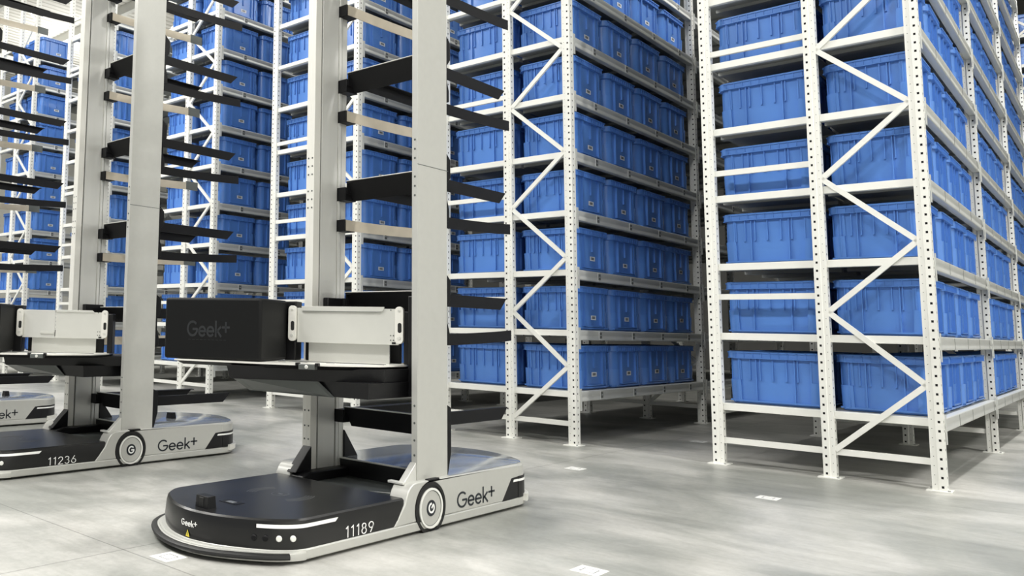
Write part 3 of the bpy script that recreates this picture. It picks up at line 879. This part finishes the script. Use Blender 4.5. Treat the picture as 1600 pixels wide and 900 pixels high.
        m.cyl((uc, .775), .008, 'y', -.0245, -.021, 'plate_alu', 14); m.cyl((uc, .892), .006, 'y', -.0245, -.021, 'plate_alu', 14)
        m.build('guide_link', cb, xf=xf, bevel=.001)
    # rear machinery of the forks (black)
    m = MB(); m.box(-.30, -.245, .01, .09, .662, .93, 'black_satin'); m.box(.255, .285, .0, .10, .662, .89, 'black_satin'); m.box(-.23, .22, .10, .12, .662, .75, 'black_satin')
    m.build('fork_housing', cb, xf=xf, bevel=.004)
    # motor cover box
    m = MB(); bx0, bx1, by0, by1 = -.752, -.283, -.305, .0
    m.box(bx0, bx1, by0, by1, .664, .932, 'black_box'); mc = m.build('motor_cover', cb, xf=xf, bevel=.012, seg=3)
    m = MB(); lettering(m, 'Geek+', lambda u, v, d: (-.635+u*.78, by0-d, .765+v), .063, .0100, 'box_logo', depth=.0006, gap=.06)
    for i in range(10): m.box(-.63+i*.019, -.617+i*.019, by0-.0005, by0, .748, .7495, 'box_logo')
    m.build('logo_lettering', mc, xf=xf)
    return t

make_robot('shuttle_robot', (-2.553, -3.008, 0), '11189',
    'nearest grey and black mast robot, number 11189, with a black box on its lift',
    dict(rot=23, mid=(-.018, -.082), dz=0, cz=0, split=False, logo_rot=50, rear_sensor=False), 3.35)
make_robot('shuttle_robot', (-4.531, -3.103, 0), '11236',
    'second grey and black mast robot, number 11236, at the left behind the nearest one',
    dict(rot=47, mid=(.09, -.31), dz=-.07, cz=-.025, split=True, logo_rot=0, rear_sensor=True), 3.6)
make_robot('shuttle_robot', (-6.543, -3.257, 0), '1',
    'farthest mast robot, cut off by the left edge, tail and shelf arms showing',
    dict(rot=30, mid=(.0, -.15), dz=-.07, cz=-.025, split=True, logo_rot=0, rear_sensor=True), 4.6)

# ------------------------------------------------------------------ floor markers
mk = MB(); a = .048
mk.box(-a, a, -a, a, .0003, .0012, 'white_gloss')
for b0, b1, c0, c1 in ((-.026, .026, -.026, -.022), (-.026, .026, .022, .026), (-.026, -.022, -.026, .026), (.022, .026, -.026, .026)): mk.box(b0, b1, c0, c1, .0012, .0014, 'marker_grey')
mks = mk.build('floor_marker')
first = True
for (x, y), lb in (((-1.515, -3.04), 'square white guide sticker on the concrete at the bottom centre of the photo'),
                   ((-2.543, -4.07), 'square white guide sticker on the concrete in front of the nearest robot nose'),
                   ((-1.515, -1.018), 'square white guide sticker on the concrete before the rightmost rack'),
                   ((-2.55, -.975), 'square white guide sticker on the concrete behind the nearest robot tail'),
                   ((-2.56, 1.12), 'distant square white guide sticker in the aisle left of the rightmost rack')):
    o = mks if first else inst(mks, None)
    first = False
    o.location = (x, y, 0); tag(o, lb, 'floor sticker', 'floor guide stickers')

# drop the prototypes that were only copied from
for s in SRC:
    if s.parent is None: bpy.data.objects.remove(s, do_unlink=True)

# ------------------------------------------------------------------ lights
def area(loc, sx, sy, power, rot=(0, 0, 0), col=(1, .985, .95)):
    d = bpy.data.lights.new('lamp_or_fill', 'AREA'); d.shape = 'RECTANGLE'; d.size = sx; d.size_y = sy; d.energy = power; d.color = col
    o = bpy.data.objects.new('lamp_or_fill', d); COL.objects.link(o); o.location = loc; o.rotation_euler = rot; return o
for x, y, p_ in ((-12., -3.5, 230), (-7.5, -3.8, 260), (-11., -8., 300), (-5.5, -8., 300), (-1., -8.5, 400), (3.4, -8., 200), (4.2, -1.4, 520)):
    area((x, y, CZ-.9), 1.6, .35, p_)
    area((x, y, CZ-.85), 1.6, .35, 45, (PI, 0, 0))  # added upward fill that brightens the ceiling, no fixture of its own
for x in (-.2, -12.4):
    for y in (1.6, 6.): area((x, y, CZ-.9), .3, 1.6, 210)
for x in (-2.6, -4.65, -6.7, -8.8): area((x, 3.0, CZ-.9), .25, 1.6, 58)
for x in (-19, -12.2): area((x, 5, CZ-2.2), 1.2, 1.2, 130, (PI, 0, 0))  # unseen upward fills added to lift the ceiling at the left
w = bpy.data.worlds.new('hall'); scene.world = w; w.use_nodes = True
w.node_tree.nodes['Background'].inputs[0].default_value = (.95, .98, 1, 1); w.node_tree.nodes['Background'].inputs[1].default_value = .24

# ------------------------------------------------------------------ camera
cd = bpy.data.cameras.new('camera'); co = bpy.data.objects.new('camera', cd); COL.objects.link(co)
cd.sensor_fit = 'HORIZONTAL'; cd.sensor_width = 36; cd.lens = 36*F_PX/1600
cd.shift_x = (800-CX)/1600; cd.shift_y = -(450-CY)/1600; cd.clip_end = 200; cd.clip_start = .02
M = Matrix(((_r[0], _u[0], -_f[0], CAM[0]), (_r[1], _u[1], -_f[1], CAM[1]), (_r[2], _u[2], -_f[2], CAM[2]), (0, 0, 0, 1)))
co.matrix_world = M
scene.camera = co
scene.view_settings.view_transform = 'Standard'; scene.view_settings.look = 'None'; scene.view_settings.gamma = 1
scene.view_settings.exposure = .3; scene.view_settings.use_curve_mapping = False
scene.cycles.max_bounces = 8
